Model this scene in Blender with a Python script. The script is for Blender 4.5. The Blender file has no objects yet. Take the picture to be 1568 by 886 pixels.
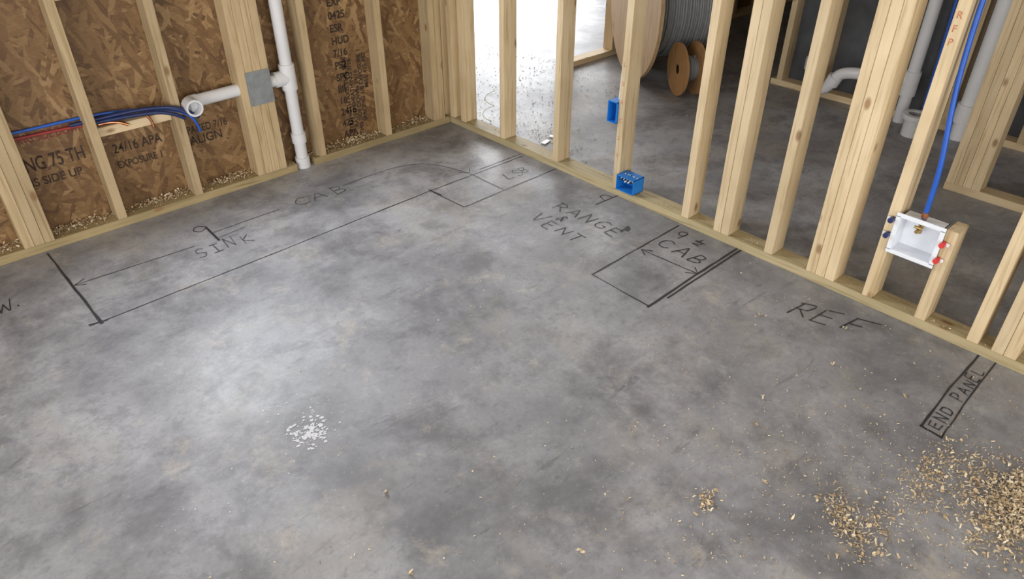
import bpy, bmesh, math, random
from mathutils import Vector, Matrix
random.seed(7)
R=random.Random(11)
scene=bpy.context.scene
scene.view_settings.view_transform='Standard'
COL=bpy.context.collection

# ---------------------------------------------------------------- materials
class NT:
    def __init__(s,name):
        s.m=bpy.data.materials.new(name); s.m.use_nodes=True
        s.n=s.m.node_tree; s.b=s.n.nodes['Principled BSDF']
    def N(s,t,**k):
        q=s.n.nodes.new(t)
        for a,v in k.items(): setattr(q,a,v)
        return q
    def L(s,a,b): s.n.links.new(a,b)
    def coords(s,scale=(1,1,1),rot=(0,0,0),kind='Object',loc=(0,0,0)):
        tc=s.N('ShaderNodeTexCoord'); mp=s.N('ShaderNodeMapping')
        mp.inputs['Scale'].default_value=scale; mp.inputs['Rotation'].default_value=rot
        mp.inputs['Location'].default_value=loc
        s.L(tc.outputs[kind],mp.inputs['Vector']); return mp.outputs[0]
    def noise(s,vec,scale,detail=4,rough=.55,dist=0):
        q=s.N('ShaderNodeTexNoise'); q.inputs['Scale'].default_value=scale
        q.inputs['Detail'].default_value=detail; q.inputs['Roughness'].default_value=rough
        q.inputs['Distortion'].default_value=dist
        s.L(vec,q.inputs['Vector']); return q.outputs['Fac']
    def ramp(s,fac,stops,interp='LINEAR'):
        q=s.N('ShaderNodeValToRGB'); cr=q.color_ramp; cr.interpolation=interp
        while len(cr.elements)<len(stops): cr.elements.new(.5)
        for e,(p,c) in zip(cr.elements,stops):
            e.position=p; e.color=(c[0],c[1],c[2],1) if isinstance(c,(tuple,list)) else (c,c,c,1)
        s.L(fac,q.inputs[0]); return q.outputs[0]
    def mix(s,fac,a,b,mode='MIX'):
        q=s.N('ShaderNodeMix',data_type='RGBA',blend_type=mode)
        for idx,v in ((0,fac),(6,a),(7,b)):
            sock=q.inputs[idx]
            if hasattr(v,'is_linked'): s.L(v,sock)
            elif isinstance(v,(int,float)):
                if idx==0: sock.default_value=v
                else: sock.default_value=(v,v,v,1)
            else: sock.default_value=(v[0],v[1],v[2],1)
        return q.outputs[2]
    def bump(s,h,strength,dist=.002):
        q=s.N('ShaderNodeBump'); q.inputs['Strength'].default_value=strength
        q.inputs['Distance'].default_value=dist
        s.L(h,q.inputs['Height']); s.L(q.outputs[0],s.b.inputs['Normal'])

def simple(name,col,rough=.5,metal=0,var=.06,scale=30,spec=.5):
    t=NT(name); v=t.coords()
    f=t.noise(v,scale,3)
    a=tuple(c*(1-var) for c in col); b=tuple(min(1,c*(1+var)) for c in col)
    t.L(t.ramp(f,[(.35,a),(.65,b)]),t.b.inputs['Base Color'])
    t.b.inputs['Roughness'].default_value=rough; t.b.inputs['Metallic'].default_value=metal
    t.b.inputs['Specular IOR Level'].default_value=spec
    return t.m

def pine(name,axis,light=(.68,.545,.35),dark=(.49,.36,.195),tint=1.0):
    t=NT(name)
    sc=[26,26,26]; sc[axis]=1.3
    oi=t.N('ShaderNodeObjectInfo')
    tc=t.N('ShaderNodeTexCoord'); ad=t.N('ShaderNodeVectorMath',operation='ADD')
    cm=t.N('ShaderNodeCombineXYZ'); mu=t.N('ShaderNodeMath',operation='MULTIPLY'); mu.inputs[1].default_value=37
    t.L(oi.outputs['Random'],mu.inputs[0])
    for i in range(3): t.L(mu.outputs[0],cm.inputs[i])
    t.L(tc.outputs['Object'],ad.inputs[0]); t.L(cm.outputs[0],ad.inputs[1])
    mp=t.N('ShaderNodeMapping'); mp.inputs['Scale'].default_value=sc; t.L(ad.outputs[0],mp.inputs[0])
    g=t.noise(mp.outputs[0],2.2,6,.6,.6)
    col=t.ramp(g,[(.32,dark),(.47,light),(.6,tuple(c*1.06 for c in light)),(.74,tuple((a*.5+b*.5) for a,b in zip(light,dark)))])
    big=t.noise(ad.outputs[0],4,2)
    col=t.mix(t.ramp(big,[(.4,0.0),(.75,.45)]),col,tuple(d*.95 for d in dark))
    sk=[9,9,9]; sk[axis]=4.5
    mk=t.N('ShaderNodeMapping'); mk.inputs['Scale'].default_value=sk; t.L(ad.outputs[0],mk.inputs[0])
    vo=t.N('ShaderNodeTexVoronoi'); vo.inputs['Scale'].default_value=1.0; t.L(mk.outputs[0],vo.inputs['Vector'])
    kn=t.ramp(vo.outputs['Distance'],[(.06,.85),(.13,0.0)])
    col=t.mix(kn,col,(.27,.15,.07))
    mr=t.N('ShaderNodeMapRange'); mr.inputs[3].default_value=.80*tint; mr.inputs[4].default_value=1.06*tint
    t.L(oi.outputs['Random'],mr.inputs[0])
    cc=t.N('ShaderNodeCombineXYZ')
    for i in range(3): t.L(mr.outputs[0],cc.inputs[i])
    col=t.mix(1.0,col,cc.outputs[0],'MULTIPLY')
    t.L(col,t.b.inputs['Base Color']); t.b.inputs['Roughness'].default_value=.62
    t.b.inputs['Specular IOR Level'].default_value=.3
    t.bump(g,.25,.001)
    return t.m

PINE=[pine('pine_grain_x',0),pine('pine_grain_y',1),pine('pine_grain_z',2)]
PINE_BACKLIT=pine('pine_backlit_stud',2,(.54,.415,.25),(.37,.265,.135))  # same pine for left wall studs, their backlit shade put into the colour
PLATE=[pine('treated_pine_x',0,(.38,.30,.16),(.23,.175,.085)),pine('treated_pine_y',1,(.53,.44,.26),(.34,.27,.135)),None]

def osb(name,plane):
    t=NT(name)
    def layer(rot,seed):
        r=[0,0,0]; r[{'xz':1,'yz':0}[plane]]=rot
        tc=t.N('ShaderNodeTexCoord')
        nz=t.N('ShaderNodeTexNoise'); nz.inputs['Scale'].default_value=6; t.L(tc.outputs['Object'],nz.inputs['Vector'])
        vm=t.N('ShaderNodeVectorMath',operation='MULTIPLY_ADD'); vm.inputs[1].default_value=(.05,.05,.05)
        t.L(nz.outputs['Color'],vm.inputs[0]); t.L(tc.outputs['Object'],vm.inputs[2])
        m1=t.N('ShaderNodeMapping'); m1.inputs['Rotation'].default_value=r; m1.inputs['Location'].default_value=(seed,seed*.7,seed*1.3)
        t.L(vm.outputs[0],m1.inputs[0])
        m2=t.N('ShaderNodeMapping'); m2.inputs['Scale'].default_value=(12,12,54); t.L(m1.outputs[0],m2.inputs[0])
        v=t.N('ShaderNodeTexVoronoi'); v.inputs['Scale'].default_value=1.0; t.L(m2.outputs[0],v.inputs['Vector'])
        bw=t.N('ShaderNodeSeparateColor'); t.L(v.outputs['Color'],bw.inputs[0])
        return bw.outputs[0],bw.outputs[1],m2.outputs[0]
    a,asel,v1=layer(.25,1.1); b,bsel,v2=layer(-.5,5.3); c,csel,v3=layer(1.1,9.7); d,dsel,v4=layer(-1.2,3.3)
    stops=[(0.0,(.10,.05,.018)),(.25,(.17,.09,.034)),(.6,(.225,.128,.05)),(.85,(.30,.18,.075)),(1.0,(.40,.26,.125))]
    ca=t.ramp(a,stops); cb=t.ramp(b,stops); cc=t.ramp(c,stops); cd_=t.ramp(d,stops)
    col=t.mix(t.ramp(bsel,[(.45,0.0),(.49,1.0)]),ca,cb)
    col=t.mix(t.ramp(csel,[(.62,0.0),(.66,1.0)]),col,cc)
    col=t.mix(t.ramp(dsel,[(.70,0.0),(.74,1.0)]),col,cd_)
    fine=t.noise(v1,3,5,.7); col=t.mix(t.ramp(fine,[(.3,.4),(.6,0.0)]),col,(.09,.045,.016))
    fine2=t.noise(v2,2.5,5,.7); col=t.mix(t.ramp(fine2,[(.5,0.0),(.75,.35)]),col,(.38,.25,.12))
    big=t.noise(t.coords(),1.6,2); col=t.mix(t.ramp(big,[(.35,.45),(.65,0.0)]),col,(.13,.066,.025))
    t.L(col,t.b.inputs['Base Color']); t.b.inputs['Roughness'].default_value=.6
    t.bump(a,.3,.002)
    return t.m
OSB_XZ=osb('osb_xz','xz'); OSB_YZ=osb('osb_yz','yz')

def concrete():
    t=NT('sealed_concrete'); v=t.coords()
    n1=t.noise(v,.9,3,.55,.5); n2=t.noise(v,2.2,8,.64,.25); n3=t.noise(v,10,8,.72,.15); n4=t.noise(v,70,5,.7)
    col=t.ramp(n2,[(.33,(.17,.172,.186)),(.45,(.285,.288,.31)),(.55,(.36,.363,.388)),(.68,(.45,.452,.472))])
    col=t.mix(t.ramp(n1,[(.38,.5),(.6,0.0)]),col,(.185,.186,.20))
    vo=t.coords(loc=(3.7,1.2,0)); n5=t.noise(vo,2.3,7,.68,.3)
    col=t.mix(t.ramp(n5,[(.51,0.0),(.68,.6)]),col,(.33,.298,.255))
    col=t.mix(t.ramp(n3,[(.36,.5),(.50,0.0)]),col,(.145,.147,.16))
    col=t.mix(t.ramp(n3,[(.57,0.0),(.72,.35)]),col,(.52,.52,.535))
    vp=t.coords(loc=(9.1,4.2,0)); n6=t.noise(vp,2.7,8,.70,.2)
    col=t.mix(t.ramp(n6,[(.50,0.0),(.66,.85)]),col,(.125,.124,.134))
    vq=t.coords(loc=(1.1,7.7,0)); n7=t.noise(vq,6,7,.72,.2)
    col=t.mix(t.ramp(n7,[(.58,0.0),(.70,.5)]),col,(.48,.43,.36))
    # trowel / boot smudges: stretched streaks
    vs=t.coords(scale=(3,14,3),rot=(0,0,.5),loc=(2,5,0)); n9=t.noise(vs,1.6,6,.7,.6)
    col=t.mix(t.ramp(n9,[(.60,0.0),(.70,.55)]),col,(.10,.10,.108))
    vr=t.coords(loc=(5.5,2.7,0)); n8=t.noise(vr,22,5,.75,.3)
    col=t.mix(t.ramp(n8,[(.60,0.0),(.72,.5)]),col,(.12,.12,.128))
    col=t.mix(t.ramp(n4,[(.32,.3),(.48,0.0)]),col,(.15,.15,.158))
    col=t.mix(t.ramp(n4,[(.60,0.0),(.72,.3)]),col,(.56,.55,.54))
    t.L(col,t.b.inputs['Base Color'])
    t.L(t.ramp(n2,[(.3,.56),(.7,.45)]),t.b.inputs['Roughness'])
    t.b.inputs['Specular IOR Level'].default_value=.5
    t.bump(n3,.22,.004)
    return t.m
CONC=concrete()

PVC=simple('white_pvc',(.70,.71,.74),.32,0,.03,8)
PEXB=simple('blue_pex',(.015,.10,.50),.35)
PEXD=simple('dark_blue_pex',(.008,.022,.10),.4)
PEXR=simple('red_pex',(.30,.03,.03),.4)
COPPER=simple('copper',(.60,.27,.14),.35,1)
BRASS=simple('brass',(.60,.42,.18),.35,1)
GALV=simple('galvanized_steel',(.36,.39,.41),.42,.7,.12,25)
BLUEBOX=simple('blue_box_plastic',(.012,.19,.62),.4)
REDP=simple('red_plastic',(.65,.05,.04),.4)
NAVY=simple('navy_plastic',(.02,.03,.12),.4)
WHITEP=simple('white_plastic',(.80,.84,.90),.35,0,.03)
MARK=simple('black_marker',(.022,.022,.03),.55,0,.3,60)
MARKF=simple('faded_marker',(.06,.06,.072),.6,0,.4,60)
REDINK=simple('red_ink',(.17,.03,.025),.7)
BLKINK=simple('black_ink',(.038,.022,.014),.8,0,.5,40)
ORINK=simple('orange_crayon',(.52,.20,.10),.7,0,.3,80)
PAINT=simple('white_splatter',(.60,.61,.65),.6)
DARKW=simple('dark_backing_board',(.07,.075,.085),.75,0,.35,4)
PLY=pine('spool_plywood',2,(.55,.38,.21),(.38,.24,.11))
PLYD=pine('small_spool_plywood',2,(.46,.26,.11),(.30,.155,.055))
GREYC=simple('grey_cable',(.23,.25,.27),.5)
BLACK=simple('dark_core',(.015,.012,.01),.8)
WIRE=simple('cream_wire',(.7,.68,.6),.5)
CEILM=simple('ceiling_board',(.55,.50,.42),.85,0,.06,3)
GROUND=simple('outdoor_ground',(.42,.38,.30),.9,0,.15,2)

def shav():
    t=NT('wood_shaving_pine'); g=t.N('ShaderNodeNewGeometry')
    c=t.ramp(g.outputs['Random Per Island'],[(0,(.36,.25,.14)),(.35,(.55,.42,.26)),(.7,(.68,.56,.38)),(1,(.78,.69,.53))])
    t.L(c,t.b.inputs['Base Color']); t.b.inputs['Roughness'].default_value=.7
    return t.m
SHAV=shav()

# ---------------------------------------------------------------- helpers
def link(ob,parent=None):
    COL.objects.link(ob)
    if parent: ob.parent=parent
    return ob
def empty(name,loc=(0,0,0)):
    e=bpy.data.objects.new(name,None); e.empty_display_size=.1; e.location=loc; return link(e)
def mesh(name,v,f,mat,parent=None,smooth=False):
    m=bpy.data.meshes.new(name); m.from_pydata(v,[],f); m.update()
    if mat: m.materials.append(mat)
    if smooth:
        for p in m.polygons: p.use_smooth=True
    return link(bpy.data.objects.new(name,m),parent)
def box(name,a,b,mat,parent=None,bev=.0015,rot=None):
    """axis aligned board, origin at its centre so grain follows it"""
    c=[(a[i]+b[i])/2 for i in range(3)]; s=[abs(b[i]-a[i]) for i in range(3)]
    bm=bmesh.new(); bmesh.ops.create_cube(bm,size=1)
    bmesh.ops.scale(bm,vec=s,verts=bm.verts)
    if bev: bmesh.ops.bevel(bm,geom=bm.edges[:],offset=bev,segments=2,affect='EDGES')
    m=bpy.data.meshes.new(name); bm.to_mesh(m); bm.free(); m.materials.append(mat)
    o=bpy.data.objects.new(name,m); o.location=c
    if rot: o.rotation_euler=rot
    return link(o,parent)
def tube(name,pts,r,mat,parent=None,res=16,bez=False):
    c=bpy.data.curves.new(name,'CURVE'); c.dimensions='3D'; c.bevel_depth=r; c.bevel_resolution=5; c.use_fill_caps=True
    if bez:
        s=c.splines.new('NURBS'); s.points.add(len(pts)-1)
        for p,q in zip(s.points,pts): p.co=(*q,1)
        s.use_endpoint_u=True; s.order_u=3; s.resolution_u=10
    else:
        s=c.splines.new('POLY'); s.points.add(len(pts)-1)
        for p,q in zip(s.points,pts): p.co=(*q,1)
    c.materials.append(mat)
    ob=bpy.data.objects.new(name,c); COL.objects.link(ob)
    dg=bpy.context.evaluated_depsgraph_get(); me=bpy.data.meshes.new_from_object(ob.evaluated_get(dg))
    bpy.data.objects.remove(ob)
    for p in me.polygons: p.use_smooth=True
    o=bpy.data.objects.new(name,me)
    if not me.materials: me.materials.append(mat)
    return link(o,parent)
def ring(name,p0,p1,ro,ri,mat,parent=None,n=28):
    """hollow pipe hub between p0 and p1"""
    p0=Vector(p0);p1=Vector(p1);d=(p1-p0);q=d.to_track_quat('Z','Y'); L=d.length
    prof=[(ri,0),(ro,0),(ro,L),(ri,L)]
    v=[];f=[]
    for i in range(n):
        a=2*math.pi*i/n
        for r,z in prof: v.append(p0+q@Vector((r*math.cos(a),r*math.sin(a),z)))
    for i in range(n):
        for k in range(4):
            a=i*4+k;b=i*4+(k+1)%4;c=((i+1)%n)*4+(k+1)%4;e=((i+1)%n)*4+k
            f.append((a,e,c,b))
    return mesh(name,[tuple(x) for x in v],f,mat,parent)
H=2.44; T=.038; D=.089
def text(name,body,loc,size,mat,parent,rot,sx=1.0,bold=.012):
    c=bpy.data.curves.new(name,'FONT'); c.body=body; c.size=size; c.offset=size*bold
    ob=bpy.data.objects.new(name,c); COL.objects.link(ob)
    dg=bpy.context.evaluated_depsgraph_get(); me=bpy.data.meshes.new_from_object(ob.evaluated_get(dg))
    bpy.data.objects.remove(ob); me.materials.clear(); me.materials.append(mat)
    o=bpy.data.objects.new(name,me); o.location=loc; o.rotation_euler=rot; o.scale=(sx,1,1)
    return link(o,parent)

# ---------------------------------------------------------------- shell
box('floor',(-5,-6.5,-.12),(5.5,5,0),CONC,None,0)
box('ground',(-16,-16,-.30),(18,18,-.125),GROUND,None,0)
box('ceiling',(-5,-6.5,H+T),(5.5,5,H+T+.02),CEILM,None,0)

# left (exterior) wall: runs along x at y=0
WL=empty('wall_left')
box('bottom_plate_a',(-5,0,0),(-1.005,D,T),PLATE[0],WL)
box('bottom_plate_b',(-.905,0,0),(0,D,T),PLATE[0],WL)
box('top_plate',(-5,0,H),(D,D,H+T),PINE[0],WL)
def lstud(x,z0=T,z1=H): return box('stud',(x,0,z0),(x+T,D,z1),PINE_BACKLIT,WL)
WX0,WX1,WZ0,WZ1=-1.846,-1.0,1.0,2.1
for x in (-2.262,-2.223,-2.184): lstud(x)
lstud(-1.885)
for x in (-1.535,-1.215,-1.176,-1.137,-1.098): lstud(x,T,WZ0-T)
for x in (-1.535,-1.176): lstud(x,WZ1+.2,H)
for x in (-.87,-.452): lstud(x)
for x in (-.118,-.079): lstud(x)
for x in (-2.62,-3.02,-3.42,-3.82,-4.22,-4.62,-4.99): lstud(x)
box('window_sill_board',(-1.846,0,WZ0-T),(-.995,D,WZ0),PINE[0],WL)
box('window_header',(-1.846,0,WZ1),(-.87,D,WZ1+.2),PINE[0],WL)
Y0,Y1=D+.001,D+.014
box('osb_sheathing_lower',(-5,Y0,-.01),(D,Y1,WZ0-T),OSB_XZ,WL,0)
box('osb_sheathing_upper',(-5,Y0,WZ1),(D,Y1,H+T),OSB_XZ,WL,0)
box('osb_sheathing_west',(-5,Y0,WZ0-T),(WX0,Y1,WZ1),OSB_XZ,WL,0)
box('osb_sheathing_east',(WX1,Y0,WZ0-T),(D,Y1,WZ1),OSB_XZ,WL,0)
box('nailing_block',(-1.845,.035,.405),(-1.537,D,.443),PINE[0],WL)
rx=(math.pi/2,0,0); yt=D-.0005
text('sheathing_print','ING SIDE DOWN',(-2.13,yt,.435),.055,REDINK,WL,rx,.6)
text('sheathing_print','NG 75 TH',(-2.14,yt,.315),.085,BLKINK,WL,rx,.62)
text('sheathing_print','IS SIDE UP',(-2.14,yt,.25),.05,BLKINK,WL,rx,.9)
text('sheathing_print','24/16 APA',(-1.80,yt,.30),.06,BLKINK,WL,rx,.8)
text('sheathing_print','EXPOSURE 1',(-1.80,yt,.23),.045,BLKINK,WL,rx,.8)
text('sheathing_print','SPACED 7/16',(-1.49,yt,.30),.05,BLKINK,WL,rx,.75)
text('sheathing_print','ALIGN',(-1.47,yt,.245),.06,BLKINK,WL,rx,.9)
ry=(math.pi/2,-math.pi/2,0)
for k,(s,z) in enumerate((('STRENGTH AXIS THIS SIDE',.08),('RATED SHEATHING 7/16',.10),('THIS SIDE DOWN 24/16',.05),('SPACING 1/8 EXPOSURE 1',.12),('MILL 425 PS2',.30))):
    text('sheathing_print',s,(-.60+.03*k,yt,z),.034,BLKINK,WL,ry,1,.025)
for k in range(13):
    zz=.06+k*.062
    text('sheathing_print',('APA','425','2416','16','IIII','SPC','PS2','7/16','HUD','ESR','0425','EXP','WB')[k],(-.665,yt,zz),.052,BLKINK,WL,rx,.9,.03)

# right (interior) stud wall: runs along y at x=0
WR=empty('wall_right')
box('bottom_plate',(0,-6.4,0),(D,0,T),PLATE[1],WR)
box('top_plate',(0,-6.4,H),(D,-.001,H+T),PINE[1],WR)
def rstud(y,z1=H,z0=T): return box('stud',(0,y-T,z0),(D,y,z1),PINE[2],WR)
for y in (0.088,-.001,-.10,-.44,-.85,-1.26,-1.67,-1.84,-1.879,-2.09,-2.28,-2.319,-2.358,-2.51,-2.885,-2.965,-3.004,-3.35,-3.75,-4.15,-4.55,-4.95,-5.35,-5.75,-6.15): rstud(y,H,T if y<0 else 0)
rstud(-2.705,.40)
rl=(math.pi/2,0,-math.pi/2)
for i,ch in enumerate('L5RC2V'):
    text('crayon_mark',ch,(-.0006,-1.268,.62-i*.085),.026,ORINK,WR,rl)
for i,ch in enumerate('RFP'):
    text('crayon_mark',ch,(-.0006,-2.517,1.05-i*.04),.03,ORINK,WR,rl)

# ---------------------------------------------------------------- shell beyond
def studwall_y(name,x,y0,y1,ys,back=None,backmat=None):
    W=empty(name)
    box('bottom_plate',(x,y0,0),(x+D,y1,T),PINE[1],W); box('top_plate',(x,y0,H),(x+D,y1,H+T),PINE[1],W)
    for y in ys: box('stud',(x,y-T,T),(x+D,y,H),PINE[2],W)
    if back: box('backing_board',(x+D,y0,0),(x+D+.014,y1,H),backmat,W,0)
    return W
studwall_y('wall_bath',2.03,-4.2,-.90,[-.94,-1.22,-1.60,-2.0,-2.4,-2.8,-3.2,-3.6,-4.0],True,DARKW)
W2=studwall_y('wall_closet',1.25,-4.2,-2.33,[-2.332,-2.371,-2.41,-2.449,-2.80,-3.2,-3.6,-4.0])
WN=empty('wall_hall')
box('bottom_plate',(1.23,.24,0),(5.4,.24+D,T),PINE[0],WN); box('top_plate',(1.23,.24,H),(5.4,.24+D,H+T),PINE[0],WN)
for x in (1.23,1.269,1.72,2.12,2.52,2.92,3.32,3.72,4.12,4.52,4.92): box('stud',(x,.24,T),(x+T,.24+D,H),PINE[2],WN)
box('osb_sheathing',(1.75,.24+D,0),(5.4,.24+D+.014,H),OSB_XZ,WN,0)
WE=empty('wall_east'); box('osb_sheathing',(5.4,-6.5,0),(5.42,5,H),OSB_YZ,WE,0)
for i in range(18): box('stud',(5.31,-6.4+i*.6,0),(5.399,-6.4+i*.6+T,H),PINE[2],WE)
WW=empty('wall_west')
box('osb_a',(-5.02,-6.5,0),(-5,-4.4,H),OSB_YZ,WW,0); box('osb_b',(-5.02,-1.4,0),(-5,.1,H),OSB_YZ,WW,0)
box('osb_c',(-5.02,-4.4,2.1),(-5,-1.4,H),OSB_YZ,WW,0); box('osb_d',(-5.02,-4.4,0),(-5,-1.4,.3),OSB_YZ,WW,0)
WS=empty('wall_south')
box('osb_a',(-5,-6.52,0),(-4.2,-6.5,H),OSB_XZ,WS,0); box('osb_b',(-.6,-6.52,0),(5.4,-6.5,H),OSB_XZ,WS,0)
box('osb_c',(-4.2,-6.52,2.1),(-.6,-6.5,H),OSB_XZ,WS,0)
WG=empty('wall_garage')
GY=3.6
box('osb_a',(.089,.105,0),(.103,GY,H),OSB_YZ,WG,0)
box('osb_b',(.1,GY,2.2),(5.4,GY+.02,H),OSB_XZ,WG,0); box('osb_c',(.1,GY,0),(1.5,GY+.02,2.2),OSB_XZ,WG,0); box('osb_d',(4.9,GY,0),(5.4,GY+.02,2.2),OSB_XZ,WG,0)

# ---------------------------------------------------------------- sink drain
P=empty('pvc_drain_pipe')
px=-.955; py=.034
tube('riser',[(px,py,0.0),(px,py,H)],.030,PVC,P)
for z0,z1 in ((0,.055),(.135,.185)): ring('coupling',(px,py,z0),(px,py,z1),.0365,.029,PVC,P)
ring('tee_hub',(px,py,.41),(px,py,.535),.0375,.029,PVC,P)
ring('tee_branch',(px,py,.47),(px-.075,py,.47),.0365,.029,PVC,P)
tube('branch_arm',[(px,py,.47),(-1.42,py,.462)],.028,PVC,P)
tube('elbow',[(-1.41,py,.462),(-1.435,py,.462),(-1.452,py-.012,.462),(-1.456,py-.045,.462)],.031,PVC,P,bez=True)
ring('elbow_hub',(-1.456,py-.03,.462),(-1.458,py-.095,.462),.037,.029,PVC,P)
tube('elbow_inner_wall',[(-1.456,py-.032,.462),(-1.456,py-.045,.462)],.0285,GALV,P)
S=empty('nail_guard_plate')
box('steel_plate',(-1.182,-.0045,.385),(-1.060,-.0015,.545),GALV,S,.0008)
for z in (.40,.53):
    for x in (-1.165,-1.077): ring('nail_head',(x,-.0045,z),(x,-.0065,z),.004,.0005,GALV,S,10)

X=empty('pex_supply_lines')
tube('blue_line',[(-2.6,.06,.51),(-2.2,.078,.49),(-1.95,.078,.49),(-1.86,.078,.49),(-1.72,.06,.485),(-1.58,.02,.47),(-1.50,-.02,.45),(-1.455,-.035,.40),(-1.45,-.03,.345)],.006,PEXB,X,bez=True)
tube('dark_line',[(-1.93,.07,.47),(-1.80,.045,.48),(-1.66,.01,.49),(-1.54,-.02,.48),(-1.48,-.03,.45),(-1.44,-.03,.41)],.008,PEXD,X,bez=True)
tube('dark_line',[(-1.84,.05,.465),(-1.66,.0,.475),(-1.55,-.025,.46),(-1.50,-.03,.42)],.008,PEXD,X,bez=True)
tube('dark_line',[(-1.76,.05,.485),(-1.62,.0,.485),(-1.52,-.025,.47),(-1.47,-.04,.43)],.007,PEXD,X,bez=True)
tube('red_line',[(-2.6,.07,.48),(-2.2,.08,.465),(-1.9,.08,.460),(-1.80,.06,.455)],.0055,PEXR,X,bez=True)
tube('copper_stub',[(-1.83,.055,.452),(-1.76,.05,.458),(-1.72,.03,.43)],.007,COPPER,X,bez=True)
tube('copper_stub',[(-1.66,.028,.475),(-1.62,.022,.44),(-1.625,.022,.40)],.006,COPPER,X,bez=True)

# ---------------------------------------------------------------- electrical boxes
def ebox(name,y0,y1,z0,z1,x0,x1,mat):
    """open-front plastic switch box, opening faces -x"""
    E=empty(name); w=.004
    box('back',(x1-w,y0,z0),(x1,y1,z1),mat,E,.001)
    box('top',(x0,y0,z1-w),(x1,y1,z1),mat,E,.001); box('bottom',(x0,y0,z0),(x1,y1,z0+w),mat,E,.001)
    box('side_a',(x0,y0,z0),(x1,y0+w,z1),mat,E,.001); box('side_b',(x0,y1-w,z0),(x1,y1,z1),mat,E,.001)
    return E
E=ebox('blue_outlet_box',-1.405,-1.300,.045,.120,-.022,.055,BLUEBOX)
for k in range(9):
    a=-1.390+.009*k
    tube('wire_%d'%k,[(.04,a,.07),(.0+.01*math.sin(k),a+.004,.10),(-.02,a+.01*math.sin(2*k),.100+.012*math.cos(3*k)),(.02,a-.004,.12)],.0026,(WIRE,BLACK,WIRE)[k%3],E,bez=True)
box('nail_bracket',(-.018,-1.300,.06),(.05,-1.2985,.12),BLUEBOX,E,.0005)
E2=ebox('blue_switch_box',-1.259,-1.205,.355,.455,-.012,.062,BLUEBOX)
tube('cable',[(.03,-1.235,.45),(.03,-1.25,.7),(.04,-1.25,2.44)],.004,WIRE,E2,bez=True)

# ice maker supply box
I=empty('ice_maker_outlet_box')
y0,y1,z0,z1=-2.695,-2.555,.262,.395
w=.004
box('back_panel',(.058,y0,z0),(.062,y1,z1),WHITEP,I,.001)
box('top',(-.01,y0,z1-w),(.062,y1,z1),WHITEP,I,.001); box('bottom',(-.01,y0,z0),(.062,y1,z0+w),WHITEP,I,.001)
box('side_a',(-.01,y0,z0),(.062,y0+w,z1),WHITEP,I,.001); box('side_b',(-.01,y1-w,z0),(.062,y1,z1),WHITEP,I,.001)
fo=.012
box('flange_top',(-.013,y0-fo,z1-w),(-.009,y1+fo,z1+fo),WHITEP,I,.001); box('flange_bottom',(-.013,y0-fo,z0-fo),(-.009,y1+fo,z0+w),WHITEP,I,.001)
box('flange_a',(-.013,y0-fo,z0),(-.009,y0+w,z1),WHITEP,I,.001); box('flange_b',(-.013,y1-w,z0),(-.009,y1+fo,z1),WHITEP,I,.001)
for z,yy,m in ((.375,y1+.022,NAVY),(.315,y1+.022,NAVY),(.352,y0-.018,REDP),(.290,y0-.018,REDP)):
    tube('mount_knob',[(-.03,yy,z),(-.006,yy,z)],.0095,m,I)
    box('mount_tab',(-.012,yy-.018,z-.006),(-.008,yy+.018,z+.006),WHITEP,I,.001)
vy=-2.62
tube('valve_body',[(.02,vy,.40),(.02,vy,.345)],.009,BRASS,I)
tube('valve_outlet',[(.02,vy,.36),(-.012,vy,.36)],.007,BRASS,I)
tube('valve_handle',[(-.002,vy-.014,.372),(-.002,vy+.014,.372)],.005,BRASS,I)
ring('crimp_ring',(.02,vy,.405),(.02,vy,.425),.0115,.008,COPPER,I)
tube('supply_line',[(.02,vy,.40),(.02,vy,.46),(.018,vy+.005,.60),(.025,vy+.03,.75),(.03,vy+.05,.90),(.035,vy+.06,1.2),(.05,vy+.03,2.44)],.0085,PEXB,I,bez=True)

# ---------------------------------------------------------------- back room plumbing
B=empty('bath_drain_pipe')
tube('vent',[(1.98,-1.79,0),(1.98,-1.79,H)],.034,PVC,B)
ring('tee',(1.98,-1.79,.16),(1.98,-1.79,.30),.043,.033,PVC,B); ring('tee_branch',(1.98,-1.79,.24),(1.98,-1.70,.27),.041,.033,PVC,B)
B2=empty('pvc_p_trap')
tube('trap_bend',[(1.93,-1.21,.21),(1.93,-1.21,.12),(1.93,-1.26,.075),(1.93,-1.33,.09),(1.93,-1.37,.17),(1.93,-1.42,.22),(1.93,-1.52,.23)],.034,PVC,B2,bez=True)
ring('trap_hub',(1.93,-1.21,.19),(1.93,-1.21,.26),.045,.034,PVC,B2); ring('union',(1.93,-1.355,.13),(1.93,-1.375,.18),.043,.034,PVC,B2)
tube('tail_piece',[(1.93,-1.21,.2),(1.93,-1.21,.9)],.02,PVC,B2)
B3=empty('soil_stack_pipe')
tube('stack',[(1.96,-2.13,0),(1.96,-2.13,H)],.045,PVC,B3)
ring('cleanout_hub',(1.96,-2.13,.10),(1.96,-2.13,.2),.056,.044,PVC,B3)
B4=empty('closet_flange'); ring('hub',(1.82,-1.93,0),(1.82,-1.93,.12),.055,.045,PVC,B4); ring('rim',(1.82,-1.93,.10),(1.82,-1.93,.125),.075,.045,PVC,B4)
B5=empty('bath_supply_line'); tube('pex',[(1.99,-1.9,0.0),(1.98,-1.9,.3),(1.99,-1.88,.9),(1.99,-1.88,H)],.0085,PEXB,B5,bez=True)

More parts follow.
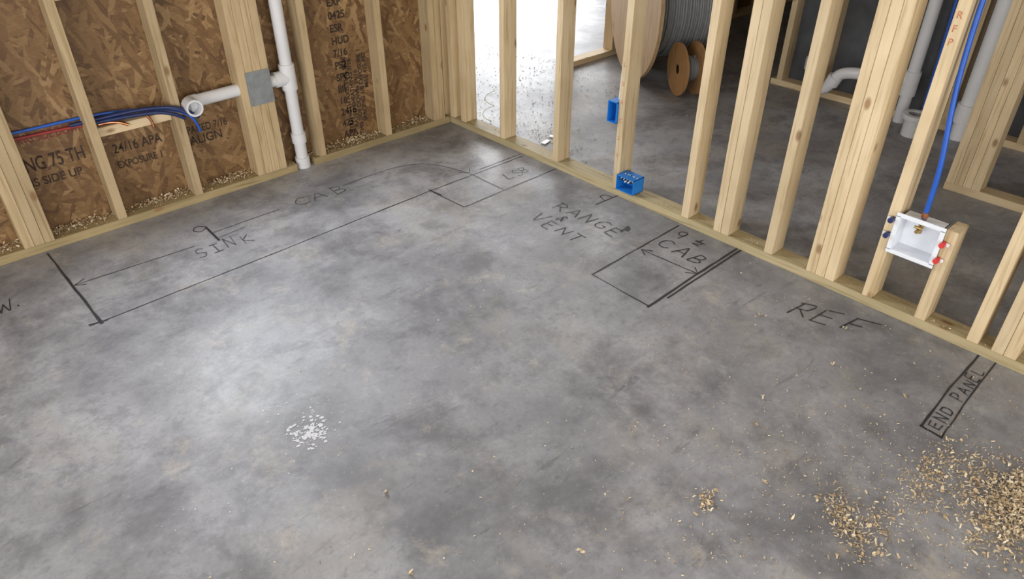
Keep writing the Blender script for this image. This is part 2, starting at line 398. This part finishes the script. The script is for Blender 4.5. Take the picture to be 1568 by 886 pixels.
# ---------------------------------------------------------------- cable spools
def spool(name,c,ax,Rf,Rd,Wd,th,matf,matd,hole,cable=True):
    S=empty(name); ax=Vector(ax).normalized(); q=ax.to_track_quat('Z','X'); c=Vector((c[0],c[1],Rf))
    def cyl(nm,z0,z1,ro,ri,mat,n=56):
        return ring(nm,c+ax*z0,c+ax*z1,ro,ri,mat,S,n)
    cyl('flange_near',0,th,Rf,hole,matf); cyl('flange_far',Wd-th,Wd,Rf,hole,matf)
    cyl('core',th*.5,Wd-th*.5,hole*1.6,hole*.96,BLACK)
    if cable:
        pts=[];turns=int((Wd-2*th)/.016)
        for i in range(turns*28+1):
            a=2*math.pi*i/28; z=th+.008+(Wd-2*th-.016)*i/(turns*28)
            r=Rd+.006*math.sin(z*120)
            pts.append(tuple(c+ax*z+q@Vector((r*math.cos(a),r*math.sin(a),0))))
        tube('wound_cable',pts,.0088,GREYC,S)
        cyl('cable_pack',th,Wd-th,Rd-.001,hole*1.5,matd)
    return S
spool('cable_spool',(1.44,-.15),(.85,-.52,0),.48,.33,.46,.024,PLY,GREYC,.03)
spool('small_wire_spool',(1.37,-.60),(.85,-.52,0),.165,.07,.13,.012,PLYD,GREYC,.03)

# ---------------------------------------------------------------- marker lines
def smooth_pts(pts,n=4):
    if len(pts)<3: return pts
    P_=[Vector(p) for p in pts]; out=[]
    for i in range(len(P_)-1):
        p0=P_[max(i-1,0)];p1=P_[i];p2=P_[i+1];p3=P_[min(i+2,len(P_)-1)]
        for j in range(n):
            t=j/n
            out.append(.5*((2*p1)+(p2-p0)*t+(2*p0-5*p1+4*p2-p3)*t*t+(3*p1-p0-3*p2+p3)*t**3))
    out.append(P_[-1]); return [tuple(p) for p in out]
def strokes(name,polys,z=.0012):
    v=[];f=[];mi=[]
    for k,pl in enumerate(polys):
        pts,w=pl[0],pl[1]; m_i=pl[2] if len(pl)>2 else 0
        P2=[]
        for i in range(len(pts)-1):
            a=Vector(pts[i]);b=Vector(pts[i+1]);n=max(1,int((b-a).length/.05))
            for j in range(n): P2.append(a.lerp(b,j/n))
        P2.append(Vector(pts[-1]))
        for i in range(1,len(P2)-1):
            if len(P2)>4: P2[i]=P2[i]+Vector((R.uniform(-1,1),R.uniform(-1,1)))*.0013
        base=len(v); zz=z+.00005*(k%6)
        for i,p in enumerate(P2):
            d=(P2[min(i+1,len(P2)-1)]-P2[max(i-1,0)])
            if d.length<1e-6: d=Vector((1,0))
            d.normalize(); nrm=Vector((-d.y,d.x)); hw=w/2*R.uniform(.6,1.25)
            v.append((p.x+nrm.x*hw,p.y+nrm.y*hw,zz)); v.append((p.x-nrm.x*hw,p.y-nrm.y*hw,zz))
        for i in range(len(P2)-1):
            a=base+2*i; f.append((a,a+1,a+3,a+2)); mi.append(m_i)
    o=mesh(name,v,f,MARK); o.data.materials.append(MARKF)
    for p,m_ in zip(o.data.polygons,mi): p.material_index=m_
    return o
G={'C':[[(.85,.85),(.55,1),(.2,.8),(.05,.4),(.25,.05),(.6,0),(.9,.15)]],
'A':[[(0,0),(.45,1)],[(.45,1),(.9,0)],[(.1,.35),(.85,.4)]],
'B':[[(.1,0),(.1,1)],[(.1,1),(.6,.95),(.7,.75),(.5,.55),(.15,.5)],[(.15,.5),(.5,.55),(.8,.35),(.7,.08),(.05,0)]],
'S':[[(.8,.9),(.45,1),(.15,.8),(.3,.55),(.7,.42),(.8,.2),(.5,0),(.1,.08)]],
'I':[[(.1,1),(.8,1)],[(.45,1),(.45,0)],[(.05,0),(.85,0)]],
'N':[[(.05,0),(.1,1)],[(.1,1),(.75,0)],[(.75,0),(.85,1)]],
'K':[[(.1,0),(.1,1)],[(.8,1),(.12,.45)],[(.12,.45),(.85,0)]],
'R':[[(.1,0),(.1,1)],[(-.05,.98),(.65,.95),(.75,.7),(.55,.5),(.12,.48)],[(.3,.48),(.9,0)]],
'G':[[(.85,.85),(.5,1),(.12,.75),(.05,.3),(.35,0),(.8,.05),(.85,.42)],[(.85,.42),(.5,.42)]],
'E':[[(.85,1),(.1,1)],[(.1,1),(.1,0)],[(.1,0),(.9,0)],[(.1,.52),(.7,.55)]],
'F':[[(.1,0),(.1,1)],[(0,1),(1.15,1.0)],[(.1,.5),(.75,.52)]],
'V':[[(0,1),(.4,0)],[(.4,0),(.9,1.05)]],
'T':[[(0,1),(.95,1)],[(.48,1),(.45,0)]],
'D':[[(.1,0),(.1,1)],[(0,1),(.6,.9),(.85,.5),(.6,.08),(.05,0)]],
'P':[[(.1,0),(.1,1)],[(0,1),(.65,.95),(.75,.7),(.55,.48),(.12,.46)]],
'L':[[(.1,1),(.1,0)],[(.1,0),(.8,.02)]],
'W':[[(0,1),(.25,0)],[(.25,0),(.5,.7)],[(.5,.7),(.75,0)],[(.75,0),(1,1)]],
'9':[[(.7,.75),(.45,1),(.15,.8),(.25,.5),(.6,.5),(.72,.85),(.6,0)]],
'h':[[(.3,.95),(.3,.55)],[(.05,.5),(.85,.5)],[(.2,.4),(.6,.42),(.6,.25),(.2,.02),(.75,.02)]],
'&':[[(.9,.0),(.25,.7),(.35,1),(.6,.85),(.1,.3),(.3,0),(.8,.4)]],
'.':[[(.1,.08),(.2,0)]],' ':[]}
def word(s,o,adv,up,w,slant=.12,mi=0):
    o=Vector(o);adv=Vector(adv);up=Vector(up);n=len(s); out=[]
    for i,ch in enumerate(s):
        jx=R.uniform(-.09,.09); jy=R.uniform(-.13,.13); sl=slant+R.uniform(-.15,.15); sc=R.uniform(.82,1.15)
        for pl in G[ch]:
            pl=[(x+R.uniform(-.05,.05),y+R.uniform(-.05,.05)) for x,y in pl]
            pl=smooth_pts(pl,3)
            out.append(([tuple(o+adv*((i+jx+(x+sl*y)*.78)/n)+up*(y*sc+jy)) for x,y in pl],w,mi))
    return out
ln=[]
ln+=[([(-2.195,-.02),(-2.19,-.35),(-2.185,-.70)],.010),([(-2.225,-.685),(-1.6,-.672),(-.63,-.645),(-.02,-.648)],.0048),
([(-2.225,-.675),(-2.16,-.69)],.006)]
ln+=[([(-2.18,-.36),(-1.71,-.385)],.0038,1),([(-2.14,-.335),(-2.185,-.36),(-2.145,-.385)],.005),
([(-1.60,-.325),(-1.28,-.32)],.0038,1),([(-1.60,-.385),(-1.47,-.37)],.0035,1),(smooth_pts([(-.93,-.31),(-.67,-.30),(-.50,-.35),(-.42,-.46),(-.37,-.62)]),.0038,1),([(-.405,-.575),(-.37,-.62),(-.335,-.58)],.005)]
ln+=[([(-.64,-.635),(-.625,-.89)],.005),([(-.64,-.63),(-.63,-.72)],.009),([(-.62,-.89),(-.30,-.885),(0,-.882)],.005),([(-.37,-.63),(-.365,-.88)],.0045,1),
([(-.30,-.62),(0,-.62)],.0038,1)]
ln+=[([(-1.605,-.25),(-1.61,-.41)],.011),(smooth_pts([(-1.605,-.25),(-1.635,-.225),(-1.66,-.25),(-1.64,-.28),(-1.61,-.265)]),.005)]
ln+=[([(-.02,-1.68),(-.61,-1.69)],.0065),([(-.61,-1.685),(-.615,-1.985)],.005),([(-.625,-1.985),(-.3,-1.975),(0,-1.972)],.009),([(-.52,-1.999),(-.25,-1.993),(0,-1.990)],.008),
([(-.31,-1.70),(-.29,-1.975)],.0045),([(-.335,-1.74),(-.31,-1.70),(-.285,-1.74)],.005),([(-.32,-1.935),(-.29,-1.975),(-.26,-1.94)],.005)]
ln+=[([(0,-2.94),(-.25,-2.94),(-.495,-2.95)],.0075),([(-.495,-2.945),(-.50,-3.015)],.0075),([(-.505,-3.012),(-.25,-3.0),(0,-2.995)],.0055)]
ln+=[([(-.0,-1.30),(-.15,-1.29)],.005),(smooth_pts([(-.03,-1.30),(-.04,-1.255),(-.07,-1.25),(-.085,-1.295)]),.005),([(-.195,-1.535),(-.26,-1.54)],.014,1),([(-.205,-1.55),(-.235,-1.555)],.012,1)]
strokes('marker_layout_lines',ln)
wd=[]
wd+=word('CAB',(-1.20,-.355),(.29,-.015),(.0,.075),.0045,mi=1)
wd+=word('SINK',(-1.74,-.50),(.26,-.01),(.0,.085),.0045,mi=1)
wd+=word('RANGE',(-.315,-1.165),(0,-.40),(.085,0),.0052)
wd+=word('&',(-.385,-1.255),(0,-.06),(.05,0),.005)
wd+=word('VENT',(-.475,-1.175),(0,-.31),(.075,0),.0052)
wd+=word('9h',(-.115,-1.715),(0,-.16),(.075,0),.005)
wd+=word('CAB',(-.235,-1.715),(0,-.24),(.08,0),.0055)
wd+=word('REF',(-.27,-2.345),(.10,-.28),(.115,.0),.0055)
wd+=word('END PANEL',(-.475,-2.996),(.41,.008),(.0,.037),.0042,.05)
wd+=word('DW.',(-2.52,-.37),(.20,-.01),(.0,.08),.0045)
wd+=word('LS',(-.27,-.80),(.13,-.02),(.0,.07),.004)
wd+=word('B',(-.16,-.80),(.06,-.01),(.0,.06),.004)
strokes('marker_lettering',wd,.0014)

# ---------------------------------------------------------------- shavings
def flakes(name,items,mat,parent=None):
    v=[];f=[]
    for (x,y,z,L,W,curl,tilt) in items:
        a=R.uniform(0,2*math.pi); q=Matrix.Rotation(a,3,'Z')@Matrix.Rotation(R.gauss(0,tilt),3,'X')@Matrix.Rotation(R.gauss(0,tilt),3,'Y')
        n=4; base=len(v)
        pv=[]
        for i in range(n+1):
            t=(i/n-.5); ang=t*curl
            if abs(curl)>.05: qx=math.sin(ang)*L/curl; qz=(1-math.cos(ang))*L/curl
            else: qx=t*L;qz=0
            ww=W*(.4 if i in(0,n) else 1)*R.uniform(.6,1.15)
            for s in(-.5,.5): pv.append(q@Vector((qx,s*ww+R.uniform(-.1,.1)*W,qz)))
        mz=min(p.z for p in pv)
        for p in pv: v.append((x+p.x,y+p.y,z+p.z-mz+.0006))
        for i in range(n): f.append((base+2*i,base+2*i+1,base+2*i+3,base+2*i+2))
    return mesh(name,v,f,mat,parent)
it=[]
def pile(cx,cy,sx,sy,n,hgt,Ls=(.004,.015),ang=0):
    for _ in range(n):
        a=R.gauss(0,sx);b=R.gauss(0,sy)
        x=cx+a*math.cos(ang)-b*math.sin(ang); y=cy+a*math.sin(ang)+b*math.cos(ang)
        if x>-.008: x=-.008-abs(R.gauss(0,.03))
        d=math.exp(-(a*a/sx**2+b*b/sy**2)/2)
        L=Ls[0]+(Ls[1]-Ls[0])*R.random()**1.7; it.append((x,y,R.random()*hgt*d,L,L*R.uniform(.22,.55),R.uniform(-2.5,2.5),.35))
pile(-.63,-3.25,.10,.05,2300,.009,(.004,.018))
pile(-.60,-3.14,.09,.04,380,.003)
pile(-.66,-3.05,.10,.022,380,.002)
pile(-.75,-3.05,.17,.11,800,.001,(.0025,.010))
pile(-1.00,-2.95,.055,.022,300,.005,(.004,.018),.8)
pile(-.97,-3.02,.06,.04,200,.003,(.004,.018))
pile(-1.22,-2.67,.025,.014,90,.003,(.004,.018))
pile(-.90,-2.80,.18,.14,520,.001,(.0025,.008))
pile(-1.25,-2.4,.3,.18,260,.001,(.0025,.007))
pile(-1.9,-2.5,.4,.3,60,.001,(.003,.010))
pile(-1.35,-2.75,.15,.1,160,.001,(.003,.010))
for _ in range(650):
    x=-abs(R.gauss(0,1.0))-.02;y=-3.6+abs(R.gauss(0,.9))
    if x<-3.5 or y>-.02: continue
    L=R.uniform(.003,.009); it.append((x,y,0,L,L*R.uniform(.3,.7),R.uniform(-2,2),.2))
for _ in range(220):
    x=R.uniform(-3,-.02);y=R.uniform(-3.4,-.05)
    L=R.uniform(.003,.008); it.append((x,y,0,L,L*R.uniform(.3,.7),R.uniform(-2,2),.2))
for x,y in ((-.42,-2.62),(-.40,-2.86),(-.75,-2.55),(-1.05,-2.75),(-1.15,-2.98),(-1.1,-2.86),(-1.13,-3.0),(-1.6,-2.55),(-1.95,-2.3),(-.86,-2.6),(-1.85,-2.05),(-.35,-2.3),(-.2,-2.55)):
    for _ in range(2): it.append((x+R.uniform(-.008,.008),y+R.uniform(-.008,.008),.001,.018,.007,R.uniform(-2.5,2.5),.4))
flakes('wood_shavings',it,SHAV)
it=[]
for _ in range(900):
    x=R.uniform(-2.9,-.03); L=R.uniform(.005,.014)
    if -1.01<x<-.90: continue
    it.append((x,R.uniform(.012,.082),T,L,L*.4,R.uniform(-2,2),.3))
for cx in (-.55,-.66,-.82,-1.30,-1.38,-1.58,-1.7,-2.0,-2.1,-2.35,-.2):
    for _ in range(120):
        L=R.uniform(.006,.018); it.append((R.gauss(cx,.045),R.uniform(.03,.082),T+R.random()*.02,L,L*.45,R.uniform(-2.5,2.5),.4))
flakes('plate_shavings',it,SHAV,WL)
it=[]
for _ in range(200):
    y=R.uniform(-3.3,-.05);L=R.uniform(.004,.010)
    it.append((R.uniform(.01,.08),y,T,L,L*.4,R.uniform(-2,2),.3))
flakes('plate_shavings',it,SHAV,WR)
it=[]
for _ in range(1200):
    x=R.uniform(.12,1.3) ; y=R.gauss(.40,.5); L=R.uniform(.005,.014)
    if y<-1.2: continue
    if .19<y<.36 and x>1.2: continue
    it.append((x,y,0,L,L*.45,R.uniform(-2,2),.3))
for _ in range(400):
    x=R.gauss(.28,.1);y=R.gauss(-.60,.25);L=R.uniform(.005,.012)
    if x<.10: continue
    it.append((x,y,0,L,L*.45,R.uniform(-2,2),.3))
flakes('sawdust_scraps',it,SHAV)

# white dried splatter
v=[];f=[]
def blot(x,y,r):
    n=R.randint(7,11); b=len(v)
    for i in range(n):
        a=2*math.pi*i/n; rr=r*R.uniform(.35,1.3); v.append((x+rr*math.cos(a)*1.2,y+rr*math.sin(a),.0007+.00001*(len(f)%20)))
    f.append(tuple(range(b,b+n)))
for _ in range(150): blot(R.gauss(-1.895,.030),R.gauss(-1.70,.034),R.uniform(.001,.0075))
for _ in range(60): blot(R.gauss(-1.90,.06),R.gauss(-1.68,.07),R.uniform(.001,.0028))
for _ in range(28): blot(R.gauss(-1.93,.028),R.gauss(-1.545,.022),R.uniform(.001,.0035))
for _ in range(24): blot(R.gauss(-2.2,.05),R.gauss(-1.75,.04),R.uniform(.001,.003))
mesh('white_paint_splatter',v,f,PAINT)

K=empty('scrap_offcuts')
for k,(x,y,a) in enumerate(((.20,-.60,.3),(.24,-.66,1.2),(.29,-.58,2.0),(.22,-.72,.8))):
    box('scrap_%d'%k,(x-.03,y-.015,.0005),(x+.03,y+.015,.006),(WHITEP,BLACK,WHITEP,PLYD)[k],K,.001,(0,0,a))
Q=empty('coiled_wire'); tube('coil',[(.14+.03*math.cos(t*.5),-.16-.03*math.sin(t*.5)-.01*t*.2,.003+.008*t) for t in range(26)],.002,WIRE,Q,bez=True)

# ---------------------------------------------------------------- light
w=bpy.data.worlds.new('overcast_sky'); scene.world=w; w.use_nodes=True
bg=w.node_tree.nodes['Background']; bg.inputs[0].default_value=(.80,.88,1,1); bg.inputs[1].default_value=1.2
def area(name,loc,target,sx,sy,power,col=(.90,.94,1)):
    l=bpy.data.lights.new(name,'AREA'); l.shape='RECTANGLE'; l.size=sx; l.size_y=sy; l.energy=power; l.color=col
    o=bpy.data.objects.new(name,l); o.location=loc
    o.rotation_euler=(Vector(target)-Vector(loc)).to_track_quat('-Z','Y').to_euler(); return link(o)
area('sink_window_daylight',(-1.38,.22,1.42),(-1.3,-1,.9),.8,.8,60,(.86,.92,1))
area('rear_ambient_fill',(-2.4,-6.6,1.2),(-1.4,0,.6),3.4,2.0,120,(1,.95,.88))  # added lamp for general ambient light from behind; its opening is unseen
area('west_ambient_fill',(-5.15,-2.9,1.2),(0,-2.0,.6),2.8,1.7,105,(1,.96,.91))  # added side fill, set in an unseen, invented west opening
area('garage_door_daylight',(3.2,GY+.15,1.15),(1.2,0,.3),3.2,2.1,285,(.93,.96,1))

# ---------------------------------------------------------------- camera
f_px=1106.; th=math.radians(34.3); al=math.radians(47.6)
cd=bpy.data.cameras.new('camera'); cam=bpy.data.objects.new('camera',cd); COL.objects.link(cam)
cd.sensor_fit='HORIZONTAL'; cd.sensor_width=36; cd.lens=36*f_px/1568; cd.clip_start=.05
cam.location=(-2.504,-3.282,1.6)
d=Vector((math.cos(al)*math.cos(th),math.sin(al)*math.cos(th),-math.sin(th)))
cam.rotation_euler=d.to_track_quat('-Z','Y').to_euler()
scene.camera=cam
